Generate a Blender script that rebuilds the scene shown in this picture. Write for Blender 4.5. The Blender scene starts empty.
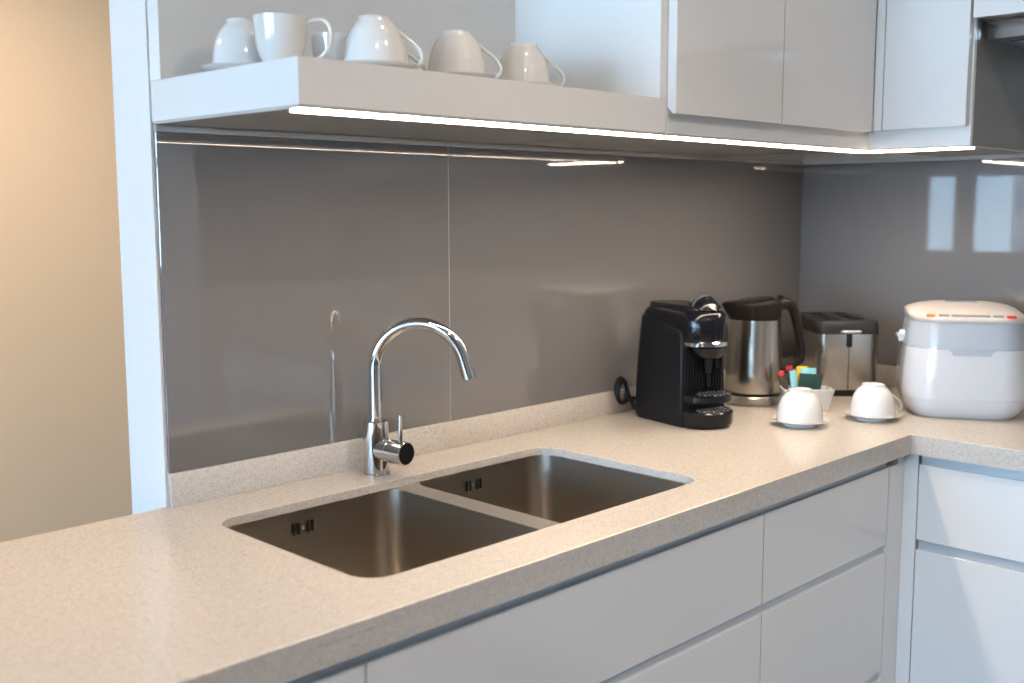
import bpy, bmesh, math, random
from mathutils import Vector, Matrix
random.seed(7)
sc = bpy.context.scene
COL = sc.collection
PI = math.pi

# ------------------------------------------------------------------ materials
def nt(name):
    m = bpy.data.materials.new(name); m.use_nodes = True
    t = m.node_tree
    b = t.nodes['Principled BSDF']
    return m, t, b

def S(b, **k):
    names = dict(col='Base Color', rough='Roughness', metal='Metallic', ior='IOR', coat='Coat Weight', coatr='Coat Roughness',
                 spec='Specular IOR Level', trans='Transmission Weight', aniso='Anisotropic', sss='Subsurface Weight')
    for a, v in k.items():
        b.inputs[names[a]].default_value = (*v, 1) if isinstance(v, tuple) else v

def plain(name, col, rough=.4, metal=0, **k):
    m, t, b = nt(name); S(b, col=col, rough=rough, metal=metal, **k)
    return m

def wobble(t, b, scale=6, strength=.02, dist=.002, stretch=None):
    tc = t.nodes.new('ShaderNodeTexCoord'); n = t.nodes.new('ShaderNodeTexNoise'); bp = t.nodes.new('ShaderNodeBump')
    n.inputs['Scale'].default_value = scale; bp.inputs['Strength'].default_value = strength; bp.inputs['Distance'].default_value = dist
    mp = t.nodes.new('ShaderNodeMapping')
    if stretch: mp.inputs['Scale'].default_value = stretch
    t.links.new(tc.outputs['Object'], mp.inputs[0]); t.links.new(mp.outputs[0], n.inputs['Vector'])
    t.links.new(n.outputs['Fac'], bp.inputs['Height']); t.links.new(bp.outputs[0], b.inputs['Normal'])

def quartz():
    m, t, b = nt('quartz'); S(b, rough=.15, spec=.55)
    tc = t.nodes.new('ShaderNodeTexCoord')
    v = t.nodes.new('ShaderNodeTexVoronoi'); v.inputs['Scale'].default_value = 520
    n = t.nodes.new('ShaderNodeTexNoise'); n.inputs['Scale'].default_value = 140; n.inputs['Detail'].default_value = 4
    t.links.new(tc.outputs['Object'], v.inputs['Vector']); t.links.new(tc.outputs['Object'], n.inputs['Vector'])
    sep = t.nodes.new('ShaderNodeSeparateColor'); t.links.new(v.outputs['Color'], sep.inputs[0])
    r = t.nodes.new('ShaderNodeValToRGB'); e = r.color_ramp.elements
    e[0].position = 0; e[0].color = (.36, .335, .31, 1); e[1].position = 1; e[1].color = (.60, .575, .545, 1)
    for p, c in ((.06, (.40, .375, .35, 1)), (.13, (.485, .46, .43, 1)), (.93, (.52, .495, .465, 1))):
        x = r.color_ramp.elements.new(p); x.color = c
    t.links.new(sep.outputs[0], r.inputs[0])
    r2 = t.nodes.new('ShaderNodeValToRGB'); r2.color_ramp.elements[0].position = .35; r2.color_ramp.elements[1].position = .65
    r2.color_ramp.elements[0].color = (1.02, .99, .96, 1); r2.color_ramp.elements[1].color = (1.12, 1.09, 1.05, 1)
    t.links.new(n.outputs['Fac'], r2.inputs[0])
    mx = t.nodes.new('ShaderNodeMix'); mx.data_type = 'RGBA'; mx.blend_type = 'MULTIPLY'; mx.inputs['Factor'].default_value = 1
    t.links.new(r.outputs[0], mx.inputs['A']); t.links.new(r2.outputs[0], mx.inputs['B'])
    t.links.new(mx.outputs['Result'], b.inputs['Base Color'])
    return m

def brushed(name, col, rough, scale, stretch):
    m, t, b = nt(name); S(b, col=col, rough=rough, metal=1)
    tc = t.nodes.new('ShaderNodeTexCoord'); mp = t.nodes.new('ShaderNodeMapping'); mp.inputs['Scale'].default_value = stretch
    n = t.nodes.new('ShaderNodeTexNoise'); n.inputs['Scale'].default_value = scale; n.inputs['Detail'].default_value = 3
    t.links.new(tc.outputs['Object'], mp.inputs[0]); t.links.new(mp.outputs[0], n.inputs['Vector'])
    mr = t.nodes.new('ShaderNodeMapRange'); mr.inputs['To Min'].default_value = rough - .02; mr.inputs['To Max'].default_value = rough + .03
    t.links.new(n.outputs['Fac'], mr.inputs[0]); t.links.new(mr.outputs[0], b.inputs['Roughness'])
    bp = t.nodes.new('ShaderNodeBump'); bp.inputs['Strength'].default_value = .03; bp.inputs['Distance'].default_value = .0003
    t.links.new(n.outputs['Fac'], bp.inputs['Height']); t.links.new(bp.outputs[0], b.inputs['Normal'])
    return m

def painted(name, col, rough=.6, var=.04, scale=3):
    m, t, b = nt(name); S(b, rough=rough)
    tc = t.nodes.new('ShaderNodeTexCoord'); n = t.nodes.new('ShaderNodeTexNoise'); n.inputs['Scale'].default_value = scale
    t.links.new(tc.outputs['Object'], n.inputs['Vector'])
    r = t.nodes.new('ShaderNodeValToRGB')
    r.color_ramp.elements[0].color = (*[c * (1 - var) for c in col], 1); r.color_ramp.elements[1].color = (*[min(1, c * (1 + var)) for c in col], 1)
    t.links.new(n.outputs['Fac'], r.inputs[0]); t.links.new(r.outputs[0], b.inputs['Base Color'])
    return m

def glasspane():
    m, t, b = nt('window_glass'); t.nodes.remove(b)
    o = t.nodes['Material Output']; tr = t.nodes.new('ShaderNodeBsdfTransparent'); gl = t.nodes.new('ShaderNodeBsdfGlossy')
    tr.inputs[0].default_value = (.94, .97, .97, 1); gl.inputs['Roughness'].default_value = 0
    fr = t.nodes.new('ShaderNodeFresnel'); fr.inputs[0].default_value = 1.45; mx = t.nodes.new('ShaderNodeMixShader')
    t.links.new(fr.outputs[0], mx.inputs[0]); t.links.new(tr.outputs[0], mx.inputs[1]); t.links.new(gl.outputs[0], mx.inputs[2])
    t.links.new(mx.outputs[0], o.inputs[0])
    return m

def emit(name, col, s):
    m, t, b = nt(name); S(b, col=(.8, .8, .8)); b.inputs['Emission Color'].default_value = (*col, 1); b.inputs['Emission Strength'].default_value = s
    return m

M = {}
M['quartz'] = quartz()
M['lacquer'] = plain('white_lacquer', (.74, .735, .725), .09, coat=.3, coatr=.03); wobble(M['lacquer'].node_tree, M['lacquer'].node_tree.nodes['Principled BSDF'], 2.5, .05, .004)
M['interior'] = painted('cabinet_interior', (.80, .79, .77), .35, .01)
M['underside'] = plain('grey_gloss_board', (.48, .46, .44), .22)
M['trim'] = plain('trim_plastic', (.50, .48, .46), .3)
M['glass'] = plain('grey_backpainted_glass', (.160, .156, .157), .0, ior=1.78, spec=.5)
M['joint'] = plain('silicone_joint', (.34, .33, .33), .4)
M['alu'] = plain('grip_aluminium', (.50, .54, .58), .38, .35)
M['shadow_gap'] = plain('dark_carcass', (.12, .12, .13), .5)
M['steel'] = brushed('brushed_steel', (.62, .58, .53), .24, 90, (1, 1, .05))
M['bowl'] = brushed('sink_steel', (.50, .46, .41), .30, 60, (1, 1, 10))
M['rim'] = brushed('sink_rim_steel', (.72, .68, .63), .34, 60, (10, 1, 1))
M['chrome'] = plain('chrome', (.74, .75, .77), .03, 1)
M['black'] = plain('black_plastic', (.010, .010, .011), .30, spec=.13)
M['gloss_black'] = plain('gloss_black_plastic', (.006, .006, .008), .16, spec=.3)
M['matte_black'] = plain('matte_black', (.010, .010, .010), .55, spec=.25)
M['kettle_black'] = plain('kettle_black', (.016, .014, .013), .3, spec=.13)
M['toaster_black'] = plain('toaster_black', (.030, .030, .032), .35, spec=.2)
M['china'] = plain('white_china', (.71, .70, .68), .10, coat=.6, coatr=.03)
M['china_foot'] = plain('unglazed_foot', (.62, .60, .56), .5)
M['cooker_white'] = plain('cooker_white', (.58, .59, .605), .14, coat=.4, coatr=.05)
M['cooker_grey'] = plain('cooker_grey', (.38, .42, .47), .25)
M['cooker_lid'] = painted('cooker_lid', (.50, .475, .455), .3, .02)
M['silver_trim'] = plain('silver_trim', (.70, .68, .66), .25, .6)
M['orange'] = plain('orange_button', (.75, .25, .06), .4)
M['red'] = plain('red_print', (.62, .03, .03), .45)
M['display'] = plain('display_grey', (.30, .28, .27), .2)
M['brown_paper'] = painted('brown_paper', (.07, .045, .035), .5, .35, 160)
M['green_paper'] = painted('green_paper', (.012, .045, .035), .6, .2, 60)
M['cyan_paper'] = painted('cyan_paper', (.30, .66, .70), .45, .25, 90)
M['yellow_paper'] = plain('yellow_paper', (.85, .58, .03), .45)
M['beige'] = painted('beige_wall_paint', (.66, .535, .385), .7, .015, 1.2)
M['cream'] = painted('cream_wall_paint', (.56, .50, .43), .7, .015, 1.2)
M['white_wall'] = painted('white_wall_paint', (.79, .765, .74), .45, .01, 2)
M['ceiling'] = painted('ceiling_paint', (.86, .84, .81), .8, .01, 2)
M['floor'] = painted('floor_tiles', (.13, .13, .135), .35, .15, 5)
M['frame'] = plain('dark_window_frame', (.06, .065, .08), .4)
M['pane'] = glasspane()
M['hood'] = brushed('hood_steel', (.50, .53, .57), .26, 50, (1, 12, 12))
M['side_grey'] = plain('grey_gloss_side', (.20, .19, .18), .15)
M['led'] = emit('led_diffuser', (1, .81, .63), 74)
M['lamp'] = emit('downlight_lens', (1, .80, .58), 12)
M['facade'] = painted('facade_plaster', (.55, .46, .36), .8, .04, .2)
M['facade_band'] = plain('facade_band', (.10, .13, .18), .4)
M['street'] = painted('street_ground', (.20, .20, .19), .9, .1, .1)
M['wood'] = painted('door_wood', (.33, .22, .13), .4, .08, 4)

# ------------------------------------------------------------------ mesh helpers
def rr(w, d, r, n=6, cx=0, cy=0):
    """rounded rectangle outline, counter-clockwise; r = one radius or four (back right, back left, front left, front right)"""
    rs = r if isinstance(r, (tuple, list)) else (r,) * 4
    pts = []
    for (sx, sy, a0), q in zip(((1, 1, 0), (-1, 1, 90), (-1, -1, 180), (1, -1, 270)), rs):
        q = max(q, 1e-4)
        for i in range(n + 1):
            a = math.radians(a0 + 90 * i / n)
            pts.append((cx + sx * (w / 2 - q) + q * math.cos(a), cy + sy * (d / 2 - q) + q * math.sin(a)))
    return pts

class MB:
    def __init__(s): s.bm = bmesh.new()
    def box(s, x0, x1, y0, y1, z0, z1, bev=0, seg=2, T=None):
        x0, x1 = sorted((x0, x1)); y0, y1 = sorted((y0, y1)); z0, z1 = sorted((z0, z1))
        r = bmesh.ops.create_cube(s.bm, size=1)
        vs = r['verts']
        for v in vs:
            v.co = Vector(((x0 + x1) / 2 + v.co.x * (x1 - x0), (y0 + y1) / 2 + v.co.y * (y1 - y0), (z0 + z1) / 2 + v.co.z * (z1 - z0)))
        if bev:
            es = list({e for v in vs for e in v.link_edges})
            g = bmesh.ops.bevel(s.bm, geom=es, offset=bev, segments=seg, affect='EDGES', profile=.5)
            vs = list({v for f in g['faces'] for v in f.verts} | {v for v in vs if v.is_valid})
        if T is not None:
            for v in vs: v.co = T @ v.co
        return s
    def loft(s, rings, cap0=True, cap1=True, T=None):
        """rings: list of lists of 3-D points, same count"""
        R = []
        for ring in rings:
            R.append([s.bm.verts.new(T @ Vector(p) if T is not None else Vector(p)) for p in ring])
        n = len(R[0])
        for a, b in zip(R, R[1:]):
            for i in range(n):
                j = (i + 1) % n
                s.bm.faces.new((a[i], a[j], b[j], b[i]))
        if cap0: s.bm.faces.new(list(reversed(R[0])))
        if cap1: s.bm.faces.new(R[-1])
        return s
    def sec(s, sections, cap0=True, cap1=True, T=None):
        """sections: (z, outline)"""
        return s.loft([[(x, y, z) for x, y in o] for z, o in sections], cap0, cap1, T)
    def lathe(s, prof, n=40, c=(0, 0, 0), T=None, cap0=True, cap1=True):
        rings = []
        for r, z in prof:
            r = max(r, 1e-4)
            rings.append([(c[0] + r * math.cos(2 * PI * i / n), c[1] + r * math.sin(2 * PI * i / n), c[2] + z) for i in range(n)])
        return s.loft(rings, cap0, cap1, T)
    def tube(s, pts, rad, n=12, caps=True, flat=None):
        pts = [Vector(p) for p in pts]
        rads = rad if isinstance(rad, (list, tuple)) else [rad] * len(pts)
        up = None; rings = []
        for i, p in enumerate(pts):
            t = (pts[min(i + 1, len(pts) - 1)] - pts[max(i - 1, 0)]).normalized()
            if up is None:
                up = Vector((0, 0, 1)) if abs(t.z) < .9 else Vector((1, 0, 0))
            u = (up - t * up.dot(t)).normalized(); v = t.cross(u); up = u
            fl = flat if flat else 1
            rings.append([p + (u * math.cos(2 * PI * k / n) + v * fl * math.sin(2 * PI * k / n)) * rads[i] for k in range(n)])
        return s.loft(rings, caps, caps)
    def build(s, name, mat, parent=None, smooth=True, ang=35):
        bm = s.bm
        bmesh.ops.recalc_face_normals(bm, faces=bm.faces)
        me = bpy.data.meshes.new(name)
        if smooth:
            lim = math.radians(ang)
            for f in bm.faces: f.smooth = True
            for e in bm.edges:
                e.smooth = len(e.link_faces) == 2 and e.calc_face_angle(0) < lim
        bm.to_mesh(me); bm.free()
        me.materials.append(mat)
        o = bpy.data.objects.new(name, me); COL.objects.link(o)
        if parent is not None: o.parent = parent
        return o

def spline(pts, n=8):
    P = [Vector(p) for p in pts]; out = []
    for i in range(len(P) - 1):
        a = P[max(i - 1, 0)]; b = P[i]; c = P[i + 1]; d = P[min(i + 2, len(P) - 1)]
        for k in range(n):
            t = k / n
            out.append(.5 * ((2 * b) + (c - a) * t + (2 * a - 5 * b + 4 * c - d) * t * t + (3 * b - a - 3 * c + d) * t ** 3))
    out.append(P[-1])
    return out

def thing(name, label, cat, loc=(0, 0, 0), rz=0, group=None):
    o = bpy.data.objects.new(name, None); COL.objects.link(o); o.empty_display_size = .05
    o.location = loc; o.rotation_euler = (0, 0, rz)
    return tag(o, label, cat, group)

def tag(o, label, cat, group=None):
    o['label'] = label; o['category'] = cat
    if group: o['group'] = group
    return o

def struct(o):
    o['kind'] = 'structure'; return o

def dup(root, loc, rz, label, group=None):
    r = root.copy(); COL.objects.link(r); r.location = loc; r.rotation_euler = (0, 0, rz); r['label'] = label
    if group: r['group'] = group
    for ch in list(root.children):
        c = ch.copy(); COL.objects.link(c); c.parent = r
        for g in list(ch.children):
            d = g.copy(); COL.objects.link(d); d.parent = c
    return r

# ------------------------------------------------------------------ dimensions
CT = .9            # worktop top
CD = -.6047        # front edge of the long run
CE = -.5773        # front edge of the short run
X1 = -1.936        # left end of the backsplash
UZ = 1.5           # underside of the wall units
XL, YF, YB, ZC = -7.5, -4.4, 2.6, 2.55

# ------------------------------------------------------------------ the room
struct(MB().box(XL - .15, .15, YF - .15, YB + .15, -.15, 0).build('floor', M['floor'], smooth=False))
struct(MB().box(XL - .15, .15, YF - .15, YB + .15, ZC, ZC + .15).build('ceiling', M['ceiling'], smooth=False))
struct(MB().box(0, .15, YF - .15, YB + .15, 0, ZC).build('wall_right', M['cream'], smooth=False))
struct(MB().box(-1.9405, -.0005, 0, .119, 0, ZC).build('wall_back', M['white_wall'], smooth=False))
struct(MB().box(XL, -.0005, YB, YB + .15, 0, ZC).build('wall_far', M['beige'], smooth=False))
struct(MB().box(XL, -.0005, YF - .15, YF, 0, ZC).build('wall_front', M['cream'], smooth=False))
WY0, WY1, WZ0, WZ1 = -2.99, .75, .946, 2.25
w = MB()
w.box(XL - .15, XL, YF - .15, YB + .15, 0, WZ0).box(XL - .15, XL, YF - .15, YB + .15, WZ1, ZC)
w.box(XL - .15, XL, YF - .15, WY0, WZ0, WZ1).box(XL - .15, XL, WY1, YB + .15, WZ0, WZ1)
struct(w.build('wall_left', M['cream'], smooth=False))
edges = [WY0, -2.61, -1.60, -.45, WY1]
for i in range(4):
    y0, y1 = edges[i], edges[i + 1]
    a = .06 if i < 3 else .03
    f = MB()
    f.box(XL - .10, XL - .02, y0, y0 + (.02 if i == 0 else .085), WZ0, WZ1).box(XL - .10, XL - .02, y1 - .085 if i < 3 else y1 - .02, y1, WZ0, WZ1)
    f.box(XL - .10, XL - .02, y0, y1, WZ0, WZ0 + .02).box(XL - .10, XL - .02, y0, y1, WZ1 - .05, WZ1)
    f.box(XL - .10, XL - .02, y0, y1, 1.675, 1.715)
    fo = struct(f.build('window_%d' % (i + 1), M['frame'], smooth=False))
    MB().box(XL - .065, XL - .059, y0 + .02, y1 - .02, WZ0 + .02, WZ1 - .05).build('pane', M['pane'], fo, smooth=False)
# door in the front wall, behind the photographer
d = struct(MB().box(-2.3, -1.4, YF, YF + .03, .005, 2.05, .004).build('door_1', M['wood']))
MB().box(-2.36, -2.3, YF, YF + .05, .005, 2.11).box(-1.4, -1.34, YF, YF + .05, .005, 2.11).box(-2.36, -1.34, YF, YF + .05, 2.05, 2.11).build('door_frame', M['white_wall'], d, smooth=False)
MB().lathe([(.025, 0), (.025, .01), (.01, .012), (.01, .05)], 20, T=Matrix.Translation((-1.48, YF + .03, 1.0)) @ Matrix.Rotation(-PI / 2, 4, 'X')).tube([(-1.48, YF + .075, 1.0), (-1.60, YF + .075, 1.0)], .009).build('door_handle', M['steel'], d)

# ------------------------------------------------------------------ worktop
def worktop():
    bm = bmesh.new()
    outer = [(-3.2, 0), (-.0008, -.0008), (-.0008, -2.2), (CE, -2.2), (CE, CD), (-3.2, CD)]
    outer[0] = (-3.2, -.0008)
    hole = rr(1.9318 - 1.1945, .5098 - .1247, .042, 8, -(1.9318 + 1.1945) / 2, -(.5098 + .1247) / 2)
    es = []
    for loop in (outer, hole):
        vs = [bm.verts.new((x, y, CT)) for x, y in loop]
        es += [bm.edges.new((vs[i], vs[(i + 1) % len(vs)])) for i in range(len(vs))]
    bmesh.ops.triangle_fill(bm, use_beauty=True, use_dissolve=False, edges=es)
    g = bmesh.ops.extrude_face_region(bm, geom=bm.faces[:])
    for v in [x for x in g['geom'] if isinstance(x, bmesh.types.BMVert)]: v.co.z = CT - .0145
    bmesh.ops.recalc_face_normals(bm, faces=bm.faces)
    # soften the upper arrises
    sel = [e for e in bm.edges if len(e.link_faces) == 2 and all(v.co.z > CT - 1e-4 for v in e.verts) and e.calc_face_angle(0) > 1]
    bmesh.ops.bevel(bm, geom=sel, offset=.0012, segments=2, affect='EDGES', profile=.5)
    s = MB(); s.bm.free(); s.bm = bm
    # built-up front edge
    zt, zb = CT - .0145, CT - .0417
    s.box(-3.2, CE, CD, CD + .02, zb, zt + .0005).box(CE, CE + .02, -2.2, CD + .02, zb, zt + .0005).box(-3.2, -3.18, CD + .02, -.0008, zb, zt + .0005)
    o = s.build('worktop', M['quartz'], smooth=False)
    tag(o, 'L-shaped beige speckled quartz worktop with thick front edge, sink set in it', 'worktop')
    MB().box(X1, -.0008, -.0127, -.0008, CT, CT + .0541, .001).build('upstand', M['quartz'], o)
    MB().box(-.0127, -.0008, -2.2, -.0127, CT, CT + .0541, .001).build('upstand', M['quartz'], o)
    return o
worktop()

# ------------------------------------------------------------------ backsplash
def splash(x0, x1, y0, y1, label, lip=True):
    o = MB().box(x0, x1, y0, y1, CT + .0545, 1.4895, .0006, 1).build('backsplash_panel', M['glass'], smooth=False)
    tag(o, label, 'backsplash', 'grey glass backsplash panels')
    return o
splash(X1, -1.3365, -.0065, -.0006, 'wide grey glass backsplash panel behind the tap, left of the joint')
splash(-1.3345, -.0068, -.0065, -.0006, 'grey glass backsplash panel on the long wall behind the coffee machine and kettle')
splash(-.0065, -.0006, -2.2, -.0008, 'grey glass backsplash panel on the right wall, mirroring the windows')
struct(MB().box(-1.3365, -1.3345, -.0068, -.0006, CT + .0545, 1.4895).build('trim_1', M['joint'], smooth=False))
struct(MB().box(X1, -.0085, -.0085, -.001, 1.4898, 1.4992, .001).build('trim_2', M['trim']))
struct(MB().box(-.0085, -.001, -2.2, -.0087, 1.4898, 1.4992, .001).build('trim_3', M['trim']))

# ------------------------------------------------------------------ wall units
WF = -.3915        # carcass front plane (long run) and, by symmetry, x of the short run
def door_front(x0, x1, y, z0, z1, parent, label=None):
    """slab door facing -y with a bevelled lower grip edge"""
    a = .0015
    prof = [(y, z0), (y, z1), (y + .0185, z1), (y + .0185, z0 + .012), (y + .006, z0)]
    s = MB(); s.loft([[(x0 + a, p, q) for p, q in prof], [(x1 - a, p, q) for p, q in prof]])
    o = s.build('door', M['lacquer'], parent, smooth=False)
    return o
def door_side(y0, y1, x, z0, z1, parent):
    a = .0015
    prof = [(x, z0), (x, z1), (x + .0185, z1), (x + .0185, z0 + .012), (x + .006, z0)]
    s = MB(); s.loft([[(p, y0 + a, q) for p, q in prof], [(p, y1 - a, q) for p, q in prof]])
    return s.build('door', M['lacquer'], parent, smooth=False)

ZT = 2.47
# open unit with the cups
u = thing('open_shelf_cabinet', 'white open wall cabinet at the left holding the row of cups', 'cabinet', (0, 0, 0))
MB().box(X1 - .002, -1.1605, WF, -.001, UZ + .004, 1.5647, .0006, 1).build('shelf_board', M['lacquer'], u, smooth=False)
MB().box(X1 - .002, -1.1605, -.034, -.001, 1.565, ZT).build('back_panel', M['interior'], u, smooth=False)
MB().box(-1.179, -1.1605, WF, -.0345, 1.565, ZT).build('side_panel', M['interior'], u, smooth=False)
MB().box(X1 - .002, -1.1605, WF, -.001, ZT + .0005, ZT + .03).build('top_board', M['interior'], u, smooth=False)
MB().box(X1 - .001, -1.1605, WF + .001, -.001, UZ, UZ + .0038).build('bottom_panel', M['underside'], u, smooth=False)
# two-door unit
u = thing('wall_cabinet', 'white gloss two-door wall cabinet right of the open shelf', 'cabinet', (0, 0, 0))
MB().box(-1.159, WF + .0008, WF, -.001, UZ + .004, ZT + .03).build('carcass', M['lacquer'], u, smooth=False)
MB().box(-1.159, WF, WF + .001, -.001, UZ, UZ + .0038).build('bottom_panel', M['underside'], u, smooth=False)
door_front(-1.159, -.801, WF - .019, 1.5383, ZT + .03, u)
door_front(-.801, -.449, WF - .019, 1.5383, ZT + .03, u)
MB().box(-.4475, -.4115, WF - .017, WF - .0005, 1.541, ZT + .03).build('corner_filler', M['lacquer'], u, smooth=False)
# corner unit on the right wall
YE = -.6217
u = thing('wall_cabinet', 'white gloss single-door wall cabinet on the right wall, beside the hood', 'cabinet', (0, 0, 0))
MB().box(WF + .002, -.001, YE + .004, WF, UZ + .004, ZT + .03).box(WF + .001, WF + .012, YE, YE + .004, UZ + .004, ZT + .03).build('carcass', M['lacquer'], u, smooth=False)
MB().box(WF + .002, -.001, YE, WF + .001, UZ, UZ + .0038).build('bottom_panel', M['underside'], u, smooth=False)
MB().box(WF + .012, -.001, YE - .0005, YE + .0038, UZ + .004, 1.766).build('end_panel', M['side_grey'], u, smooth=False)['label'] = 'grey gloss end panel'
door_side(-.6194, -.431, WF - .020, 1.5435, ZT + .03, u)
MB().box(WF - .018, WF + .0015, -.4295, WF - .0185, 1.5435, ZT + .03).build('corner_filler', M['lacquer'], u, smooth=False)
# unit above the hood
u = thing('hood_cabinet', 'white gloss wall cabinet above the range hood, at the top right', 'cabinet', (0, 0, 0))
MB().box(WF + .002, -.001, -1.24, YE - .001, 1.768, ZT + .03).build('carcass', M['lacquer'], u, smooth=False)
door_side(-1.24, -.6225, WF - .020, 1.7655, ZT + .03, u)
u = thing('range_hood', 'slim brushed steel range hood under the top right cabinet', 'range hood', (0, 0, 0))
MB().box(-.349, -.006, -1.23, YE - .0055, 1.727, 1.7655, .002).build('front_visor', M['hood'], u)
MB().box(-.30, -.04, -1.2, YE - .04, 1.7205, 1.7268, .001).build('housing', M['hood'], u)
MB().box(-.30, -.05, -1.18, -.70, 1.7185, 1.7204, .001).build('grease_filter', M['steel'], u)

# LED strips under the front edge
def led(x0, x1, y0, y1, label, px):
    o = thing('led_strip_light', label, 'light', (0, 0, 0), group=None)
    MB().box(x0, x1, y0, y1, 1.4978, 1.4995).build('diffuser', M['led'], o)
    if x1 - x0 > .1: MB().box(x0 - .002, x1 - .026, y1, y1 + .003, 1.4965, 1.4998).build('profile', M['trim'], o)
    else: MB().box(x1, x1 + .003, y0, y1, 1.4965, 1.4998).build('profile', M['trim'], o)
    return o
led(-1.928, -.3620, -.3860, -.3600, 'long warm LED strip light under the front edge of the long wall cabinets', 0)
led(-.3880, -.3620, YE + .002, -.3865, 'short warm LED strip light under the right wall cabinet', 0)

# ------------------------------------------------------------------ base units
DF = -.5847        # drawer face plane, long run
SF = -.5573        # face plane, short run
ZB = CT - .0419
def base_unit(x0, x1, rows, label):
    u = thing('base_cabinet', label, 'cabinet', (0, 0, 0), group=None)
    MB().box(x0, x1, DF + .045, -.02, .10, .64 if (x0 < -1.2 and x1 > -2.0) else ZB - .001).build('carcass', M['shadow_gap'], u, smooth=False)
    for z0, z1 in rows:
        dr = MB().box(x0 + .0015, x1 - .0015, DF, DF + .02, z0, z1, .0008, 1).build('drawer_front', M['lacquer'], u, smooth=False)
    for a, b in ((.836, ZB - .001), (.652, .669), (.372, .391)):
        MB().box(x0, x1, DF + .007, DF + .044, a, b).build('grip_channel', M['alu'], u, smooth=False)
    MB().box(x0, x1, DF + .06, DF + .075, .001, .099).build('plinth', M['alu'], u, smooth=False)
    return u
rows = ((.669, .836), (.391, .652), (.105, .372))
base_unit(-3.18, -1.995, rows, 'white gloss base cabinet at the left end, only its top right corner visible')
base_unit(-1.995, -1.114, rows, 'wide white gloss drawer cabinet under the double sink')
base_unit(-1.114, -.6301, rows, 'white gloss drawer cabinet between the sink cabinet and the corner')
u = thing('corner_post', 'white gloss corner filler post where the two runs of base cabinets meet', 'panel', (0, 0, 0))
MB().box(-.6295, -.5885, DF + .0, DF + .02, .652, .836).box(-.6295, -.5885, DF, DF + .02, .391, .652).box(-.6295, -.5885, DF, DF + .02, .105, .391).build('filler_panel', M['lacquer'], u, smooth=False)
MB().box(-.588, SF + .001, DF + .002, DF + .022, .10, ZB - .001).build('filler_panel', M['lacquer'], u, smooth=False)
MB().box(SF - .0, SF + .02, -.6138, DF + .0015, .001, ZB - .001).build('filler_panel', M['lacquer'], u, smooth=False)
MB().box(-.6295, -.5885, DF + .024, DF + .044, .8, ZB - .001).build('grip_channel', M['alu'], u, smooth=False)
def side_unit(y0, y1, label):
    u = thing('base_cabinet', label, 'cabinet', (0, 0, 0))
    MB().box(SF + .045, -.02, y0, y1, .10, ZB - .001).build('carcass', M['shadow_gap'], u, smooth=False)
    for z0, z1 in ((.671, .8345), (.105, .649)):
        MB().box(SF, SF + .02, y0 + .0015, y1 - .0015, z0, z1, .0008, 1).build('drawer_front' if z0 > .5 else 'door', M['lacquer'], u, smooth=False)
    for a, b in ((.8345, ZB - .001), (.649, .671)):
        MB().box(SF + .007, SF + .044, y0, y1 - .004, a, b).build('grip_channel', M['alu'], u, smooth=False)
    MB().box(SF + .06, SF + .075, y0, y1, .001, .099).build('plinth', M['alu'], u, smooth=False)
side_unit(-1.215, -.6141, 'white gloss base cabinet on the right run, drawer over tall door')
side_unit(-2.2, -1.216, 'white gloss base cabinet on the right run outside the frame')

# tall cabinet at the end of the short run (seen mirrored in the glass)
u = thing('tall_cabinet', 'tall white cabinet at the end of the right run, mirrored in the glass', 'cabinet', (0, 0, 0))
MB().box(-.62, -.01, -2.85, -2.205, .001, 2.3).build('carcass', M['lacquer'], u, smooth=False)
MB().box(-.642, -.622, -2.85, -2.205, .1, 1.25, .001, 1).build('door', M['lacquer'], u, smooth=False)
MB().box(-.642, -.622, -2.85, -2.205, 1.26, 2.3, .001, 1).build('door', M['lacquer'], u, smooth=False)

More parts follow.
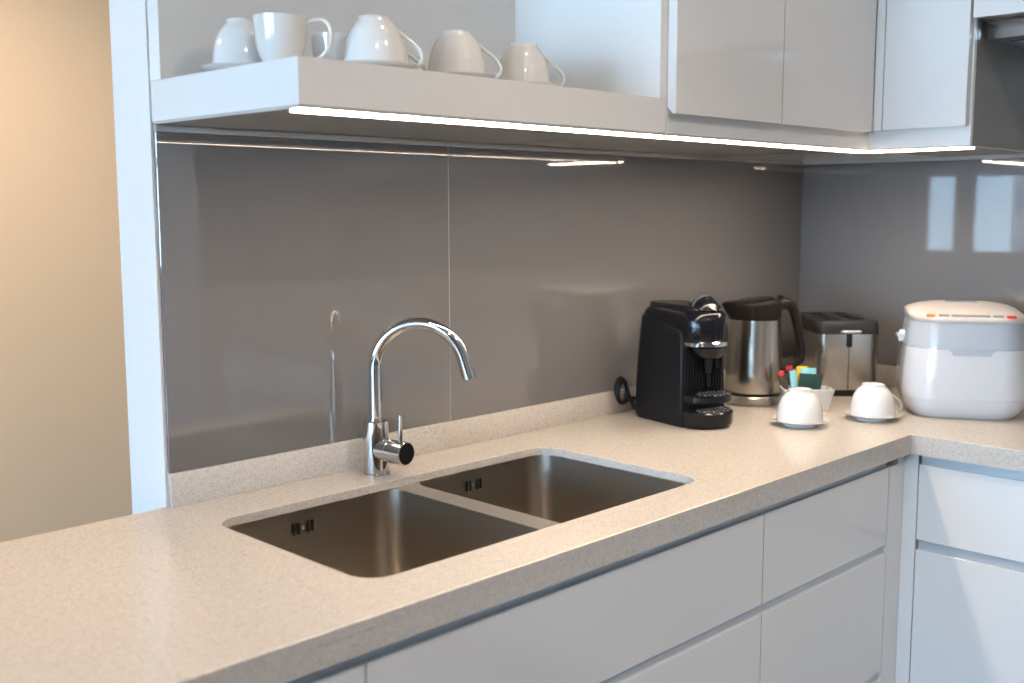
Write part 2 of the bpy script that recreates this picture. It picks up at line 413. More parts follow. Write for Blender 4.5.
# ------------------------------------------------------------------ sink
def sink():
    t = thing('sink', 'double-bowl stainless undermount sink set in the worktop below the tap', 'sink', (-1.5632, -.3172, 0))
    ox, oy = -1.5632, -.3172
    for bx0, bx1 in ((-1.9315, -1.5755), (-1.532, -1.1948)):
        w_, d_ = bx1 - bx0, .409
        cx, cy = (bx0 + bx1) / 2 - ox, 0
        secs = [(.8834, rr(w_, d_, .042, 8, cx, cy)), (.72, rr(w_ - .006, d_ - .006, .042, 8, cx, cy))]
        for a in (15, 30, 45, 60, 75, 90):
            k = .03 * (1 - math.cos(math.radians(a)))
            secs.append((.72 - .03 * math.sin(math.radians(a)), rr(w_ - .006 - 2 * k, d_ - .006 - 2 * k, .042 - k * .5, 8, cx, cy)))
        b = MB().sec(secs, cap0=False).build('bowl', M['bowl'], t, ang=50)
        md = b.modifiers.new('thick', 'SOLIDIFY'); md.thickness = .0012; md.offset = 1
        # drain
        MB().lathe([(.045, .691), (.045, .6935), (.038, .6935), (.036, .6915), (.012, .6915), (.010, .6955), (.001, .6965)], 32, (cx, cy + .06, 0)).build('drain', M['chrome'], b)
        sx = cx - .006 + (0.0 if bx0 < -1.6 else -.028)
        sx = (-1.7605 - ox) if bx0 < -1.6 else (-1.376 - ox)
        for q in (-.0185, -.0095, .0085, .0175):
            MB().box(sx + q - .0021, sx + q + .0021, cy + d_ / 2 - .0046, cy + d_ / 2 - .0020, .842, .862, .0009).build('overflow_slot', M['matte_black'], b)
        MB().lathe([(.0032, 0), (.0032, .002), (.001, .0028)], 16, T=Matrix.Translation((sx - .0005, cy + d_ / 2 - .0015, .852)) @ Matrix.Rotation(PI / 2, 4, 'X')).build('overflow_screw', M['chrome'], b)
    bm = bmesh.new(); es = []
    loops = [rr(.79, .45, .05, 8)] + [rr(b1 - b0 - .001, .408, .0415, 8, (b0 + b1) / 2 - ox, 0) for b0, b1 in ((-1.9315, -1.5755), (-1.532, -1.1948))]
    for loop in loops:
        vs = [bm.verts.new((x, y, .8852)) for x, y in loop]
        es += [bm.edges.new((vs[i], vs[(i + 1) % len(vs)])) for i in range(len(vs))]
    bmesh.ops.triangle_fill(bm, use_beauty=True, use_dissolve=False, edges=es)
    g = bmesh.ops.extrude_face_region(bm, geom=bm.faces[:])
    for v in [x for x in g['geom'] if isinstance(x, bmesh.types.BMVert)]: v.co.z = .8836
    s = MB(); s.bm.free(); s.bm = bm
    s.build('rim', M['rim'], t, ang=30)
    return t
sink()

# ------------------------------------------------------------------ tap
def faucet():
    t = thing('kitchen_faucet', 'chrome swan-neck mixer tap standing behind the double sink', 'faucet', (-1.567, -.064, CT + .0003))
    MB().lathe([(.0238, 0), (.0238, .002), (.0228, .0024), (.0228, .0955), (.0222, .0962), (.0140, .0965), (.0138, .100)], 48).build('body', M['chrome'], t)
    a = math.radians(-56); dx, dy = math.cos(a), math.sin(a)
    r = .0822; zc = .1895; pts = [(0, 0, .088), (0, 0, .13), (0, 0, .17)]
    for k in range(0, 37):
        q = math.radians(163 * k / 36)
        h = r - r * math.cos(q); pts.append((dx * h, dy * h, zc + r * math.sin(q)))
    q = math.radians(163); tx, tz = math.sin(q), math.cos(q)
    h0 = r - r * math.cos(q); z0 = zc + r * math.sin(q)
    for L in (.006, .014, .023):
        pts.append((dx * (h0 + tx * L), dy * (h0 + tx * L), z0 + tz * L))
    MB().tube(pts, .0114, 28).build('spout', M['chrome'], t, ang=60)
    e = []
    for L in (.0232, .039): e.append((dx * (h0 + tx * L), dy * (h0 + tx * L), z0 + tz * L))
    MB().tube(e, .0121, 28).build('aerator', M['chrome'], t)
    T = Matrix.Translation((0, 0, .045)) @ Matrix.Rotation(math.radians(7), 4, 'Z') @ Matrix.Rotation(PI / 2, 4, 'X')
    hb = MB().lathe([(.0200, .012), (.0200, .036), (.0195, .0364), (.0195, .0382), (.0205, .0386), (.0205, .0735), (.0198, .0742)], 40, T=T).build('handle_barrel', M['chrome'], t)
    MB().lathe([(.0192, .0743), (.0187, .0752), (.001, .0753)], 40, T=T).build('end_cap', M['black'], hb)['label'] = 'dark end cap'
    L = MB().tube([(.0072, -.0595, .060), (.0072, -.0595, .075), (.0073, -.060, .096), (.0073, -.060, .1125)], [.0042, .0042, .0042, .004], 16).build('lever', M['chrome'], t)
faucet()

# ------------------------------------------------------------------ cups and saucers
def cup_profile(R, H, th=.0028):
    o = [(.0, .004), (.019, .004), (.0205, 0), (.0225, 0), (.0228, .005), (.0285, .0095), (.0355, .020), (.0400, .033), (.0428, .049), (.0445, .068)]
    k = R / .0445; h = H / .068
    outer = [(r * k, z * h) for r, z in o]
    inner = [(r * k - th, z * h + (th if i == 0 else 0)) for i, (r, z) in enumerate(o)]
    prof = outer + [(outer[-1][0] - th * .5, outer[-1][1] + .0008)]
    for r, z in [(.0417, .068), (.0402, .048), (.0377, .033), (.0335, .0215), (.026, .0125), (.010, .0085), (0, .008)]:
        prof.append((r * k, z * h))
    return prof
def smooth_prof(p):
    return p
def make_cup(label, inverted, R=.0470, H=.072, kind='cup'):
    t = thing('teacup', label, 'cup'); kx = R / .047
    flip = (lambda z: H + .0008 - z) if inverted else (lambda z: z)
    p = [(r, flip(z)) for r, z in cup_profile(R, H)]
    MB().lathe(p, 48, cap0=False, cap1=False).build('bowl', M['china'], t, ang=60)
    h = H
    if inverted:
        pts = [(.0335 * R / .0445, 0, h * .30), (.045, 0, h * .40), (.060, 0, h * .56), (.0690, 0, h * .74), (.0680, 0, h * .90), (.0600, 0, h * .98), (.0480, 0, h * .93), (.0425, 0, h * .86)]
    else:
        pts = [(.0415 * R / .0445, 0, h * .90), (.052, 0, h * .95), (.064, 0, h * .93), (.0715, 0, h * .80), (.0720, 0, h * .58), (.066, 0, h * .38), (.050, 0, h * .22), (.0360 * R / .0445, 0, h * .22)]
    pts = [(x * (kx if kx > 1 else 1), y, flip(z)) for x, y, z in pts]
    MB().tube(spline(pts, 5), .0030, 10, flat=1.35).build('handle', M['china'], t, ang=60)
    return t
def make_saucer(label):
    t = MB().lathe([(0, .003), (.030, .003), (.0315, 0), (.035, 0), (.0355, .003), (.050, .0085), (.0620, .0135), (.0626, .0145), (.0616, .0150), (.050, .0110), (.036, .0065), (.030, .0060), (0, .006)], 56, cap0=False, cap1=False).build('saucer', M['china'], None, ang=60)
    return tag(t, label, 'saucer')
SH = 1.5650
g1, g2 = 'teacups on the open shelf', 'saucers on the open shelf'
cz = .0106
HR = math.radians(-47)
c0 = make_cup('upside-down white teacup left of the sachet holder, standing in front of the kettle', True, .0500, .0685)
c0.location = (-.6530, -.3865, CT + cz + .0002); c0.rotation_euler = (0, 0, math.radians(-10)); c0['group'] = 'teacups on the worktop'
s0 = make_saucer('white saucer with upturned cup, left one on the worktop, nearer the coffee machine')
s0.location = (-.6530, -.3865, CT + .0002); s0['group'] = 'saucers on the worktop'
dup(c0, (-.4800, -.4690, CT + cz + .0002), math.radians(-30), 'upside-down white teacup right beside the rice cooker, in front of the toaster', 'teacups on the worktop')
x = s0.copy(); COL.objects.link(x); x.location = (-.4800, -.4690, CT + .0002); x['label'] = 'white saucer with upturned cup, right one on the worktop beside the rice cooker'
cs = None
shelf = [
    ((-1.853, -.1285), -20, 'upside-down white teacup at the left end of the open shelf, behind the upright cup', 'white saucer under the leftmost upturned cup on the open shelf'),
    ((-1.7328, -.2892), -47, 'upside-down white teacup right of the upright cup, in the front row of the shelf', 'white saucer under the upturned cup next to the upright cup on the shelf'),
    ((-1.5563, -.2743), -47, 'upside-down white teacup second from right in the front row of the shelf', 'white saucer under the second cup from the right on the shelf'),
    ((-1.388, -.2575), -47, 'upside-down white teacup at the right end of the row on the shelf', 'white saucer under the rightmost cup of the shelf row'),
    ((-1.600, -.145), -40, 'upside-down white teacup in the back row, only its handle showing between two front cups', 'white saucer in the back row behind the middle of the shelf'),
    ((-1.3999, -.122), -120, 'upside-down white teacup in the back row, glimpsed through the handle of a front cup', 'white saucer in the back row near the right end of the shelf'),
]
for (px, py), ang, lab, lab2 in shelf:
    if cs is None:
        cs = make_cup(lab, True); cs.location = (px, py, SH + cz + .0002); cs.rotation_euler = (0, 0, math.radians(ang)); cs['group'] = g1
    else: dup(cs, (px, py, SH + cz + .0002), math.radians(ang), lab, g1)
    x = s0.copy(); COL.objects.link(x); x.location = (px, py, SH + .0002); x['label'] = lab2; x['group'] = g2
cu = make_cup('tall upright white teacup at the front left corner of the open shelf', False, .0385, .076)
cu.location = (-1.8542, -.2289, SH); cu.rotation_euler = (0, 0, HR); cu['group'] = g1
dup(cu, (-1.7007, -.1509, SH), math.radians(-100), 'upright white teacup in the back row behind the handle of the front upright cup', g1)

# ------------------------------------------------------------------ coffee machine (front faces local -y)
def coffee():
    t = thing('coffee_machine', 'black capsule coffee machine with chrome band on the worktop by the wall', 'coffee machine', (-.783, -.166, CT + .0002), math.radians(-13))
    W = .128
    def D(w, yb, yf, rb, rf, n=10): return rr(w, yb - yf, (rb, rb, rf, rf), n, 0, (yb + yf) / 2)
    # rear housing with the two flat flanks
    K = .103
    b = MB().sec([(0, D(W - .010, K, -.070, .030, .006)), (.012, D(W + .002, K + .004, -.073, .034, .006)), (.05, D(W + .001, K + .003, -.071, .034, .006)), (.14, D(W - .004, K, -.068, .034, .006)), (.175, D(W - .006, K - .004, -.067, .034, .008))], cap1=False)
    hr = [[(x, y, .175) for x, y in D(W - .006, K - .004, -.067, .034, .008)]]
    for z_, o_ in ((.206, D(W - .008, K - .006, -.065, .034, .010)), (.232, D(W - .010, K - .009, -.062, .034, .014)), (.239, D(W - .014, K - .013, -.057, .032, .014)), (.242, D(W - .022, K - .018, -.048, .030, .014))):
        hr.append([(x, y, z_ - .034 * max(0, (K - y) / (K + .067)) ** 1.3 * (z_ - .175) / .067) for x, y in o_])
    b.loft(hr, cap0=False)
    bmesh.ops.remove_doubles(b.bm, verts=b.bm.verts, dist=1e-5)
    b = b.build('housing', M['black'], t)
    hd = MB().sec([(.187, D(W - .022, .08, -.115, .03, .052)), (.192, D(W - .018, .09, -.118, .03, .054)), (.232, D(W - .018, K - .009, -.115, .036, .054)), (.244, D(W - .022, K - .012, -.110, .036, .052)), (.2525, D(W - .034, K - .018, -.099, .034, .046)), (.2535, D(W - .040, K - .022, -.094, .032, .043))]).build('brew_head', M['gloss_black'], t)
    MB().sec([(.2530, D(W - .036, K - .020, -.092, .034, .043)), (.2600, D(W - .036, K - .020, -.086, .034, .042)), (.2635, D(W - .042, K - .024, -.078, .030, .038)), (.2640, D(W - .064, K - .03, -.07, .02, .030))]).build('top_lid', M['black'], t)
    MB().sec([(.1760, D(W - .028, -.03, -.117, .01, .050)), (.1775, D(W - .022, -.03, -.1195, .01, .052)), (.1855, D(W - .021, -.03, -.1205, .01, .053)), (.1875, D(W - .026, -.03, -.118, .01, .050))]).build('chrome_band', M['chrome'], t)
    MB().sec([(.152, D(.060, -.045, -.108, .01, .028)), (.1645, D(.078, -.04, -.115, .01, .036)), (.1739, D(.086, -.04, -.119, .01, .042))]).build('head_base', M['gloss_black'], t)
    MB().lathe([(.006, .118), (.0075, .130), (.010, .150), (.012, .153)], 20, (-.004, -.088, 0)).lathe([(.003, .128), (.004, .152)], 12, (.016, -.094, 0)).build('spout', M['black'], t)
    r = MB()
    for i in range(13): r.box(-.048 + i * .008 - .0016, -.048 + i * .008 + .0016, -.0735, -.069, .072, .16, .0008, 1)
    r.build('ribbed_back', M['gloss_black'], t)
    MB().tube([(.006, -.076, .14), (.006, -.078, .085)], .0045, 12).build('water_tube', M['gloss_black'], t)
    # lever on the head
    lv = MB().loft([[(x_, y_, z_) for x_, y_, z_ in ring] for ring in [
        [(.001 * math.cos(a), -.104 + .001 * math.sin(a) * 1, .2535 + .0005 * math.sin(a)) for a in [2 * PI * i / 16 for i in range(16)]],
        [(.026 * math.cos(a), -.094, .255 + .011 * max(math.sin(a), -.3)) for a in [2 * PI * i / 16 for i in range(16)]],
        [(.032 * math.cos(a), -.078, .258 + .021 * max(math.sin(a), -.3)) for a in [2 * PI * i / 16 for i in range(16)]],
        [(.032 * math.cos(a), -.062, .259 + .023 * max(math.sin(a), -.3)) for a in [2 * PI * i / 16 for i in range(16)]],
        [(.029 * math.cos(a), -.044, .258 + .016 * max(math.sin(a), -.3)) for a in [2 * PI * i / 16 for i in range(16)]],
        [(.020 * math.cos(a), -.028, .257 + .006 * max(math.sin(a), -.3)) for a in [2 * PI * i / 16 for i in range(16)]]]]).build('lever', M['gloss_black'], t, ang=70)
    arc = [(.0320 * math.cos(a), -.066 - .004 * math.sin(a), .2595 + .0235 * math.sin(a)) for a in [PI * i / 18 for i in range(19)]]
    MB().tube(arc, .0024, 8).build('lever_trim', M['chrome'], lv)
    # drip tray base and raised cup stand
    tr = MB().sec([(0, D(W - .018, -.060, -.122, .004, .050)), (.010, D(W - .008, -.060, -.133, .004, .057)), (.034, D(W - .006, -.060, -.134, .004, .058)), (.0365, D(W - .010, -.060, -.131, .004, .056))]).build('drip_tray', M['gloss_black'], t)
    st = MB().sec([(.056, D(W - .014, -.068, -.126, .004, .053)), (.058, D(W - .010, -.068, -.129, .004, .055)), (.070, D(W - .011, -.068, -.129, .004, .055)), (.072, D(W - .016, -.068, -.125, .004, .053))]).build('cup_stand', M['gloss_black'], t)
    MB().box(-.052, .052, -.080, -.069, .034, .058).build('stand_support', M['black'], t)
    for z, par in ((.0372, tr), (.0727, st)):
        g = MB()
        for i in range(7):
            x_ = -.036 + i * .0115
            hw = .024 * math.sqrt(max(0, 1 - (x_ / .050) ** 2)) + .002
            for k in range(-3, 4):
                y_ = -.098 + k * .0115
                if abs(y_ + .098) < hw: g.lathe([(.0048, 0), (.0046, .0022), (.0031, .0024), (.0027, .0006)], 8, (x_ + (.006 if k % 2 else 0), y_, z), cap1=False)
        g.build('grille', M['chrome'], par)
    # cord coming out at the back and lying in a coil
    pts = [(-.030, .100, .03), (-.050, .120, .036), (-.072, .120, .028), (-.092, .116, .045), (-.096, .114, .070), (-.084, .115, .086), (-.068, .117, .072), (-.064, .117, .048), (-.074, .115, .030), (-.090, .111, .034), (-.097, .107, .056), (-.088, .109, .076), (-.074, .113, .080), (-.064, .116, .060), (-.058, .114, .040), (-.045, .106, .012)]
    MB().tube(spline(pts, 6), .0050, 10).build('power_cord', M['black'], t)
    return t
coffee()

# ------------------------------------------------------------------ kettle (spout local -x, handle local +x)
def kettle():
    t = thing('electric_kettle', 'brushed steel electric kettle with black lid and handle, between coffee machine and toaster', 'kettle', (-.480, -.160, CT + .0002), math.radians(-47))
    MB().lathe([(.066, 0), (.0695, .003), (.0695, .020), (.067, .0235)], 56).build('base', M['steel'], t)
    MB().lathe([(.0665, .0235), (.0685, .0245), (.0685, .0295), (.0665, .0305)], 56).build('base_ring', M['matte_black'], t)
    MB().lathe([(.0675, .030), (.0685, .032), (.0672, .075), (.0650, .13), (.0625, .18), (.0610, .2120)], 64).build('body', M['steel'], t)
    # lid collar with the spout pulled out on one side
    n = 56; rings = []
    for z, r, sp, dz in ((.205, .0620, .0, 0), (.2075, .0630, .0, 0), (.218, .0635, .005, 0), (.230, .0635, .010, 0), (.240, .0630, .016, .002), (.2455, .0620, .019, .003), (.2490, .0590, .017, .004)):
        ring = []
        for i in range(n):
            a = 2 * PI * i / n; c = max(0, -math.cos(a)) ** 6
            tilt = .004 * math.cos(a) if z > .22 else 0
            ring.append(((r + sp * c) * math.cos(a), r * math.sin(a) * (1 - .05 * c), z + tilt))
        rings.append(ring)
    MB().loft(rings).build('lid', M['kettle_black'], t, ang=50)
    pl = []
    for z, r in ((.2475, .046), (.2520, .045), (.2545, .040), (.2550, .030)):
        pl.append([(r * math.cos(2 * PI * i / n), r * math.sin(2 * PI * i / n), z + .004 * math.cos(2 * PI * i / n)) for i in range(n)])
    MB().loft(pl).build('lid_plate', M['gloss_black'], t)
    sec = lambda p, a, w, h: [(p[0] + math.cos(q) * h * math.cos(a), math.sin(q) * w, p[1] + math.cos(q) * h * math.sin(a)) for q in [2 * PI * i / 16 for i in range(16)]]
    path = [((.048, .236), 95, .016, .017), ((.066, .243), 75, .016, .016), ((.083, .240), 45, .015, .0145), ((.094, .224), 18, .014, .0125), ((.101, .195), 6, .013, .0115), ((.109, .160), 5, .013, .0110), ((.116, .128), 0, .0125, .0105), ((.113, .106), -35, .0125, .0100), ((.094, .090), -60, .0120, .0085), ((.074, .078), -70, .0115, .0075), ((.062, .071), -75, .011, .006)]
    MB().loft([sec(p, math.radians(a), w, h) for p, a, w, h in path]).build('handle', M['kettle_black'], t, ang=60)
    MB().box(.052, .066, -.008, .008, .255, .262, .002).build('lid_button', M['black'], t)
kettle()

# ------------------------------------------------------------------ toaster (end with lever faces local -y)
def toaster():
    t = thing('toaster', 'two-slot steel toaster with black top and base in the corner', 'toaster', (-.1655, -.2045, CT + .0002), math.radians(-45))
    W, L = .163, .240
    R = lambda w, l, r: rr(w, l, r, 8)
    MB().sec([(0, R(W - .012, L - .012, .026)), (.010, R(W - .006, L - .006, .028)), (.0165, R(W - .008, L - .008, .028))]).build('base', M['matte_black'], t)
    MB().sec([(.0170, R(W - .001, L - .001, .030)), (.020, R(W, L, .030)), (.158, R(W, L, .030)), (.1585, R(W - .002, L - .002, .030))]).build('body', M['steel'], t)
    top = MB().sec([(.158, R(W + .002, L + .002, .031)), (.1595, R(W + .003, L + .003, .031)), (.183, R(W, L, .030)), (.1895, R(W - .008, L - .008, .026)), (.1915, R(W - .020, L - .020, .020))]).build('top_cover', M['toaster_black'], t)
    for x_ in (-.030, .030):
        MB().box(x_ - .0165, x_ + .0165, -.085, .085, .1905, .1935, .001).build('slot_rim', M['gloss_black'], top)
        MB().box(x_ - .0115, x_ + .0115, -.078, .078, .1936, .1940).build('toast_slot', M['matte_black'], top)
    MB().box(-.0009, .0009, -L / 2 - .0006, -L / 2 + .004, .018, .157).build('seam', M['matte_black'], t)
    MB().box(-.0085, .0085, -L / 2 - .0015, -L / 2 + .004, .124, .160, .004, 3).build('lever_slot', M['matte_black'], t)
    lv = MB().tube(spline([(-.021, -L / 2 + .002, .162), (-.021, -L / 2 - .014, .1655), (-.017, -L / 2 - .019, .166), (.017, -L / 2 - .019, .166), (.021, -L / 2 - .014, .1655), (.021, -L / 2 + .002, .162)], 5), .0036, 10).build('lever', M['silver_trim'], t)
toaster()

# ------------------------------------------------------------------ rice cooker (front faces local -y)
def cooker():
    t = thing('rice_cooker', 'white rice cooker with grey upper band and control panel on the right worktop', 'rice cooker', (-.232, -.561, CT + .0002), math.radians(-60))
    W, L = .270, .268
    def R(w, l, r=.062, n=10, cy=0): return rr(w, l, r, n, 0, cy)
    def curvy(w, l, r, bulge=.010, cy=0):
        out = []
        for x_, y_ in rr(w, l, r, 10, 0, cy):
            k = max(0, 1 - (2 * x_ / w) ** 2)
            out.append((x_, y_ - bulge * k if y_ < cy else y_ + bulge * k * .5))
        return out
    C = curvy
    MB().sec([(0, C(W - .050, L - .050, .052)), (.002, C(W - .044, L - .044, .054)), (.014, C(W - .022, L - .022, .062)), (.030, C(W - .008, L - .008, .066)), (.046, C(W - .001, L - .001, .068))]).build('base', M['cooker_white'], t)
    MB().sec([(.0465, C(W, L, .068)), (.06, C(W + .001, L + .001, .068)), (.11, C(W - .004, L - .004, .068)), (.1575, C(W - .012, L - .014, .068))]).build('body', M['cooker_white'], t)
    MB().sec([(.1578, C(W - .014, L - .016, .068)), (.19, C(W - .019, L - .024, .067)), (.211, C(W - .024, L - .034, .066)), (.216, C(W - .026, L - .036, .065))]).build('upper_band', M['cooker_grey'], t)['label'] = 'grey upper band'
    # latch tab hanging from the band
    s = MB(); yy = -(L - .016) / 2 - .0125
    prof = [(-.060, .1590), (-.050, .1530), (-.048, .1455), (.030, .1455), (.034, .1530), (.044, .1590)]
    s.loft([[(x_ + .012, yy + .004 + 1.2 * (x_ + .008) ** 2, z_) for x_, z_ in prof], [(x_ + .012, yy - .0012 + 1.2 * (x_ + .008) ** 2, z_) for x_, z_ in prof]]).build('latch_tab', M['cooker_grey'], t)
    # lid: front edge low, dome rising towards the back
    secs = []
    for k, (sc_, h) in enumerate(((1.0, 0), (1.012, .004), (1.010, .008), (.98, .011), (.86, .017), (.70, .022), (.4, .026), (.1, .027))):
        ring = []
        for x_, y_ in C((W - .024) * sc_, (L - .034) * sc_, .065 * sc_):
            tilt = .012 * (y_ / (L / 2) + 1) * (0 if k == 0 else 1) * .6
            ring.append((x_, y_, .2163 + h + tilt))
        secs.append(ring)
    MB().loft(secs).build('lid', M['cooker_lid'], t, ang=50)
    def z_at(y_, k): return .2163 + k + .012 * (y_ / (L / 2) + 1) * .6
    # control strip along the front of the lid
    yc = -.113
    for x0, x1, m, nm in ((-.092, -.074, 'orange', 'start_button'), (-.066, -.044, 'display', 'menu_button'), (-.040, .040, 'display', 'display'), (.046, .068, 'display', 'menu_button'), (.074, .094, 'red', 'cancel_button')):
        s = MB(); ym = (x0 + x1) / 2
        yo = yc + .9 * ym * ym * (.35)
        s.box(x0, x1, yo - .0055, yo + .0055, z_at(yo, .0100), z_at(yo, .0168), .0012)
        s.build(nm, M[m], t)
    MB().box(-.036, .036, .010, .050, z_at(.03, .0225), z_at(.03, .0275), .002).build('steam_vent', M['cooker_grey'], t)
    hb = MB().lathe([(.011, 0), (.011, .010), (.009, .012)], 20, T=Matrix.Translation((-W / 2 + .008, -.005, .176)) @ Matrix.Rotation(-PI / 2, 4, 'Y'))
    hb.box(-W / 2 - .006, -W / 2 + .006, -.014, .004, .160, .178, .002)
    hb.build('handle_pivot', M['cooker_white'], t)
    pts = [(-W / 2 - .004, -.002, .176), (-W / 2 - .004, .05, .170), (-W / 2 + .002, .10, .160), (-W / 2 + .03, .132, .155), (0, .146, .153), (W / 2 - .03, .132, .155), (W / 2 - .002, .10, .160), (W / 2 + .004, .05, .170), (W / 2 + .004, -.002, .176)]
    MB().tube(spline(pts, 6), .005, 10).build('carry_handle', M['cooker_white'], t)
cooker()

# ------------------------------------------------------------------ sachet holder
def holder():
    loc = (-.480, -.304, CT + .0002); rz = math.radians(-45.5)
    t = thing('sachet_holder', 'small white flared china box holding sachets, behind the left saucer', 'holder', loc, rz)
    th = .003
    o0, o1 = rr(.096, .044, .005, 4), rr(.118, .062, .005, 4)
    i1, i0 = rr(.118 - 2 * th, .062 - 2 * th, .004, 4), rr(.096 - 2 * th, .044 - 2 * th, .004, 4)
    MB().sec([(0, o0), (.052, o1), (.0525, i1), (.004, i0)]).build('box', M['china'], t, ang=30)
    T0 = Matrix.Translation(loc) @ Matrix.Rotation(rz, 4, 'Z')
    def packet(name, x_, y_, w, h, z0, lean, mat, label, cat, fwd=0, tip=None, tiph=.010):
        o = thing(name, label, cat, T0 @ Vector((x_, y_, z0)), rz)
        o.rotation_euler = Matrix.Rotation(rz, 3, 'Z').to_euler()
        R3 = Matrix.Rotation(rz, 4, 'Z') @ Matrix.Rotation(math.radians(lean), 4, 'Y') @ Matrix.Rotation(math.radians(fwd), 4, 'X')
        o.rotation_euler = R3.to_euler()
        n = 8; rings = []
        for k in range(n + 1):
            v = k / n; th_ = .0004 + .0022 * math.sin(PI * min(1, v * 1.0)) ** .6
            rings.append([(-w / 2, 0, v * h), (-w / 4, -th_, v * h), (w / 4, -th_, v * h), (w / 2, 0, v * h), (w / 4, th_, v * h), (-w / 4, th_, v * h)])
        MB().loft(rings).build('wrapper', mat, o, ang=60)
        if tip is not None:
            MB().box(-w / 2 - .0004, w / 2 + .0004, -.0012, .0012, h, h + tiph, .0004, 1).build('sealed_tip', tip, o)
        return o
    packet('sugar_stick', -.034, .008, .014, .078, .007, -18, M['brown_paper'], 'brown paper stick sachet with red tip, leftmost in the white holder', 'sachet', 4, M['red'], .011)
    packet('sugar_stick', -.015, .015, .015, .088, .007, -14, M['brown_paper'], 'dark stick sachet with red tip behind the pale blue stick', 'sachet', -1, M['red'], .009)
    packet('creamer_stick', -.021, .006, .016, .087, .007, -8, M['cyan_paper'], 'pale blue stick sachet between the brown and green sachets', 'sachet', 3)
    packet('sweetener_sachet', -.002, .016, .026, .094, .007, -3, M['yellow_paper'], 'yellow sachet standing behind the pale blue sachets in the holder', 'sachet', -2)
    packet('creamer_sachet', .006, .0115, .036, .090, .007, 1, M['cyan_paper'], 'wide pale blue sachet behind the dark green tea bag', 'sachet', -2)
    packet('tea_sachet', .003, .0005, .054, .080, .007, 3, M['green_paper'], 'dark green tea bag sachet at the front of the white holder', 'sachet', 6)
holder()

# ------------------------------------------------------------------ ceiling downlights
def downlight(x_, y_, power, label, size=.09, spread=150):
    t = thing('ceiling_downlight', label, 'light', (x_, y_, ZC), 0, 'ceiling downlights')
    MB().lathe([(.047, -.001), (.060, -.001), (.061, -.005), (.047, -.007)], 32, cap0=False, cap1=False).build('ring', M['white_wall'], t)
    MB().lathe([(.046, -.003), (.001, -.0035)], 32).build('lens', M['lamp'], t)
    l = bpy.data.lights.new('bulb', 'AREA'); l.shape = 'DISK'; l.size = size; l.energy = power; l.color = (1, .83, .68) if y_ < -1.5 else (1, .77, .55); l.spread = math.radians(spread)
    o = bpy.data.objects.new('bulb', l); COL.objects.link(o); o.parent = t; o.location = (0, 0, -.012)
    return t
DL = [(-2.35, -.78, .3, 'ceiling downlight over the left end of the worktop'), (-1.55, -.78, 2.0, 'ceiling downlight over the front edge of the sink'), (-.80, -.78, .5, 'ceiling downlight near the corner in front of the drawers'),
      (-2.6, -1.95, 15, 'ceiling downlight in the middle of the kitchen, left one'), (-1.45, -1.95, 15, 'ceiling downlight in the middle of the kitchen, right one'),
      (-1.5, 1.6, 31, 'added unseen downlight beyond the end wall, brightening the beige far wall'), (-3.0, 1.6, 24, 'added unseen downlight beyond the end wall near the windows, brightening the beige far wall')]  # last two are added out of view to brighten the beige far wall
for a in DL: downlight(*a, spread=78 if a[1] == -.78 else 165)

# ------------------------------------------------------------------ outside
struct(MB().box(-160, XL - 3, -120, 120, -31, -30).build('ground_outside', M['street'], smooth=False))
b = thing('apartment_building', 'beige apartment block with dark window bands, mirrored in the right glass', 'building', (-78, 0, -30))
MB().box(-5, 5, -26, -12, 0, 44).build('wall', M['facade'], b, smooth=False)
for k in range(14):
    MB().box(5, 5.3, -25.6, -12.4, 1.2 + 3 * k, 2.4 + 3 * k).build('window_band', M['facade_band'], b, smooth=False)

# window portals (guide sampling of the real sky light through the panes)
for loc, sxx, syy, dr in (((XL - .16, (WY0 + WY1) / 2, (WZ0 + WZ1) / 2), WY1 - WY0, WZ1 - WZ0, Vector((1, 0, 0))),):
    l = bpy.data.lights.new('window_portal', 'AREA'); l.shape = 'RECTANGLE'; l.size = sxx; l.size_y = syy; l.energy = 1
    l.cycles.is_portal = True
    o = bpy.data.objects.new('window_portal', l); COL.objects.link(o)
    o.location = loc
    o.rotation_euler = dr.to_track_quat('-Z', 'Z').to_euler()

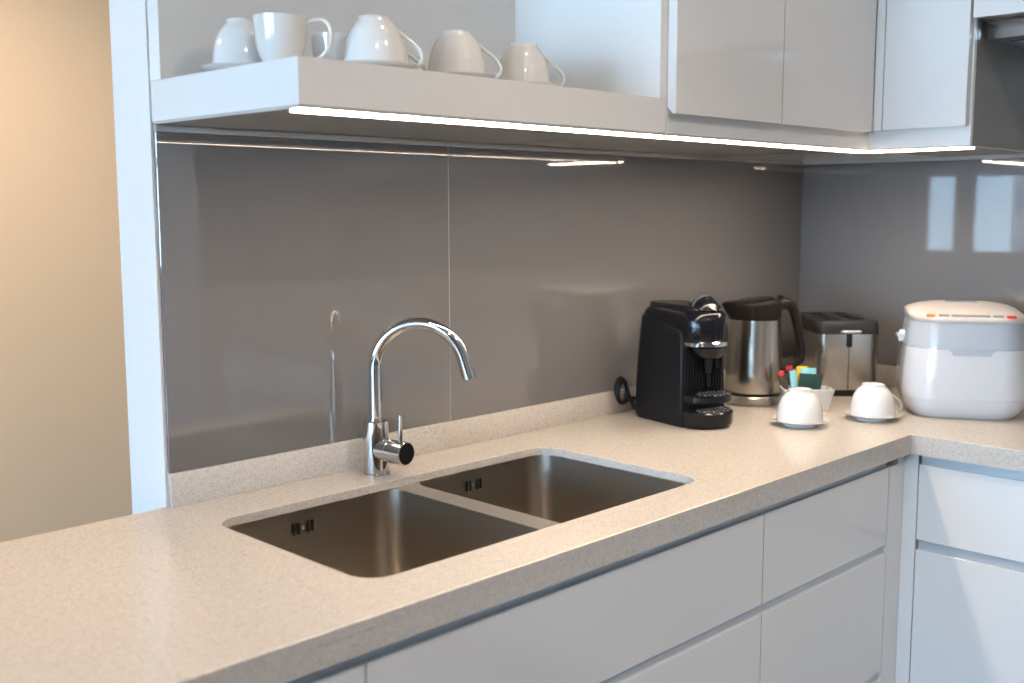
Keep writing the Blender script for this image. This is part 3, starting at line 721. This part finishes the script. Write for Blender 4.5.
# ------------------------------------------------------------------ sky
wd = bpy.data.worlds.new('sky'); sc.world = wd; wd.use_nodes = True
t = wd.node_tree; bg = t.nodes['Background']
tc = t.nodes.new('ShaderNodeTexCoord'); sx = t.nodes.new('ShaderNodeSeparateXYZ'); rp = t.nodes.new('ShaderNodeValToRGB')
t.links.new(tc.outputs['Generated'], sx.inputs[0]); t.links.new(sx.outputs['Z'], rp.inputs[0])
e = rp.color_ramp.elements; e[0].position = 0; e[0].color = (.52, .73, .97, 1); e[1].position = .8; e[1].color = (.28, .52, 1.0, 1)
x = e.new(.2); x.color = (.44, .67, .96, 1)
t.links.new(rp.outputs[0], bg.inputs[0]); bg.inputs[1].default_value = 58.0

# ------------------------------------------------------------------ camera
cam = bpy.data.cameras.new('camera'); co = bpy.data.objects.new('camera', cam); COL.objects.link(co)
yaw, pitch, roll = .7794, -.1227, -.0020
F = Vector((math.cos(yaw) * math.cos(pitch), math.sin(yaw) * math.cos(pitch), math.sin(pitch)))
Rr = Vector((math.sin(yaw), -math.cos(yaw), 0)); U = Rr.cross(F)
R2 = Rr * math.cos(roll) + U * math.sin(roll); U2 = -Rr * math.sin(roll) + U * math.cos(roll)
co.matrix_world = Matrix(((R2.x, U2.x, -F.x, -2.7469), (R2.y, U2.y, -F.y, -1.5725), (R2.z, U2.z, -F.z, 1.3719), (0, 0, 0, 1)))
cam.sensor_width = 36; cam.lens = 1080.94 * 36 / 1024; cam.clip_start = .02; cam.clip_end = 400
cam.dof.use_dof = True; cam.dof.focus_distance = 1.95; cam.dof.aperture_fstop = 3.2
sc.camera = co

vs = sc.view_settings; vs.view_transform = 'Standard'; vs.look = 'None'; vs.gamma = 1; vs.exposure = 0.0; vs.use_curve_mapping = False
cy = sc.cycles
cy.use_denoising = True; cy.max_bounces = 10; cy.diffuse_bounces = 5; cy.glossy_bounces = 6; cy.transparent_max_bounces = 8; cy.sample_clamp_indirect = 6
cy.caustics_reflective = False; cy.caustics_refractive = False; cy.blur_glossy = 0.0
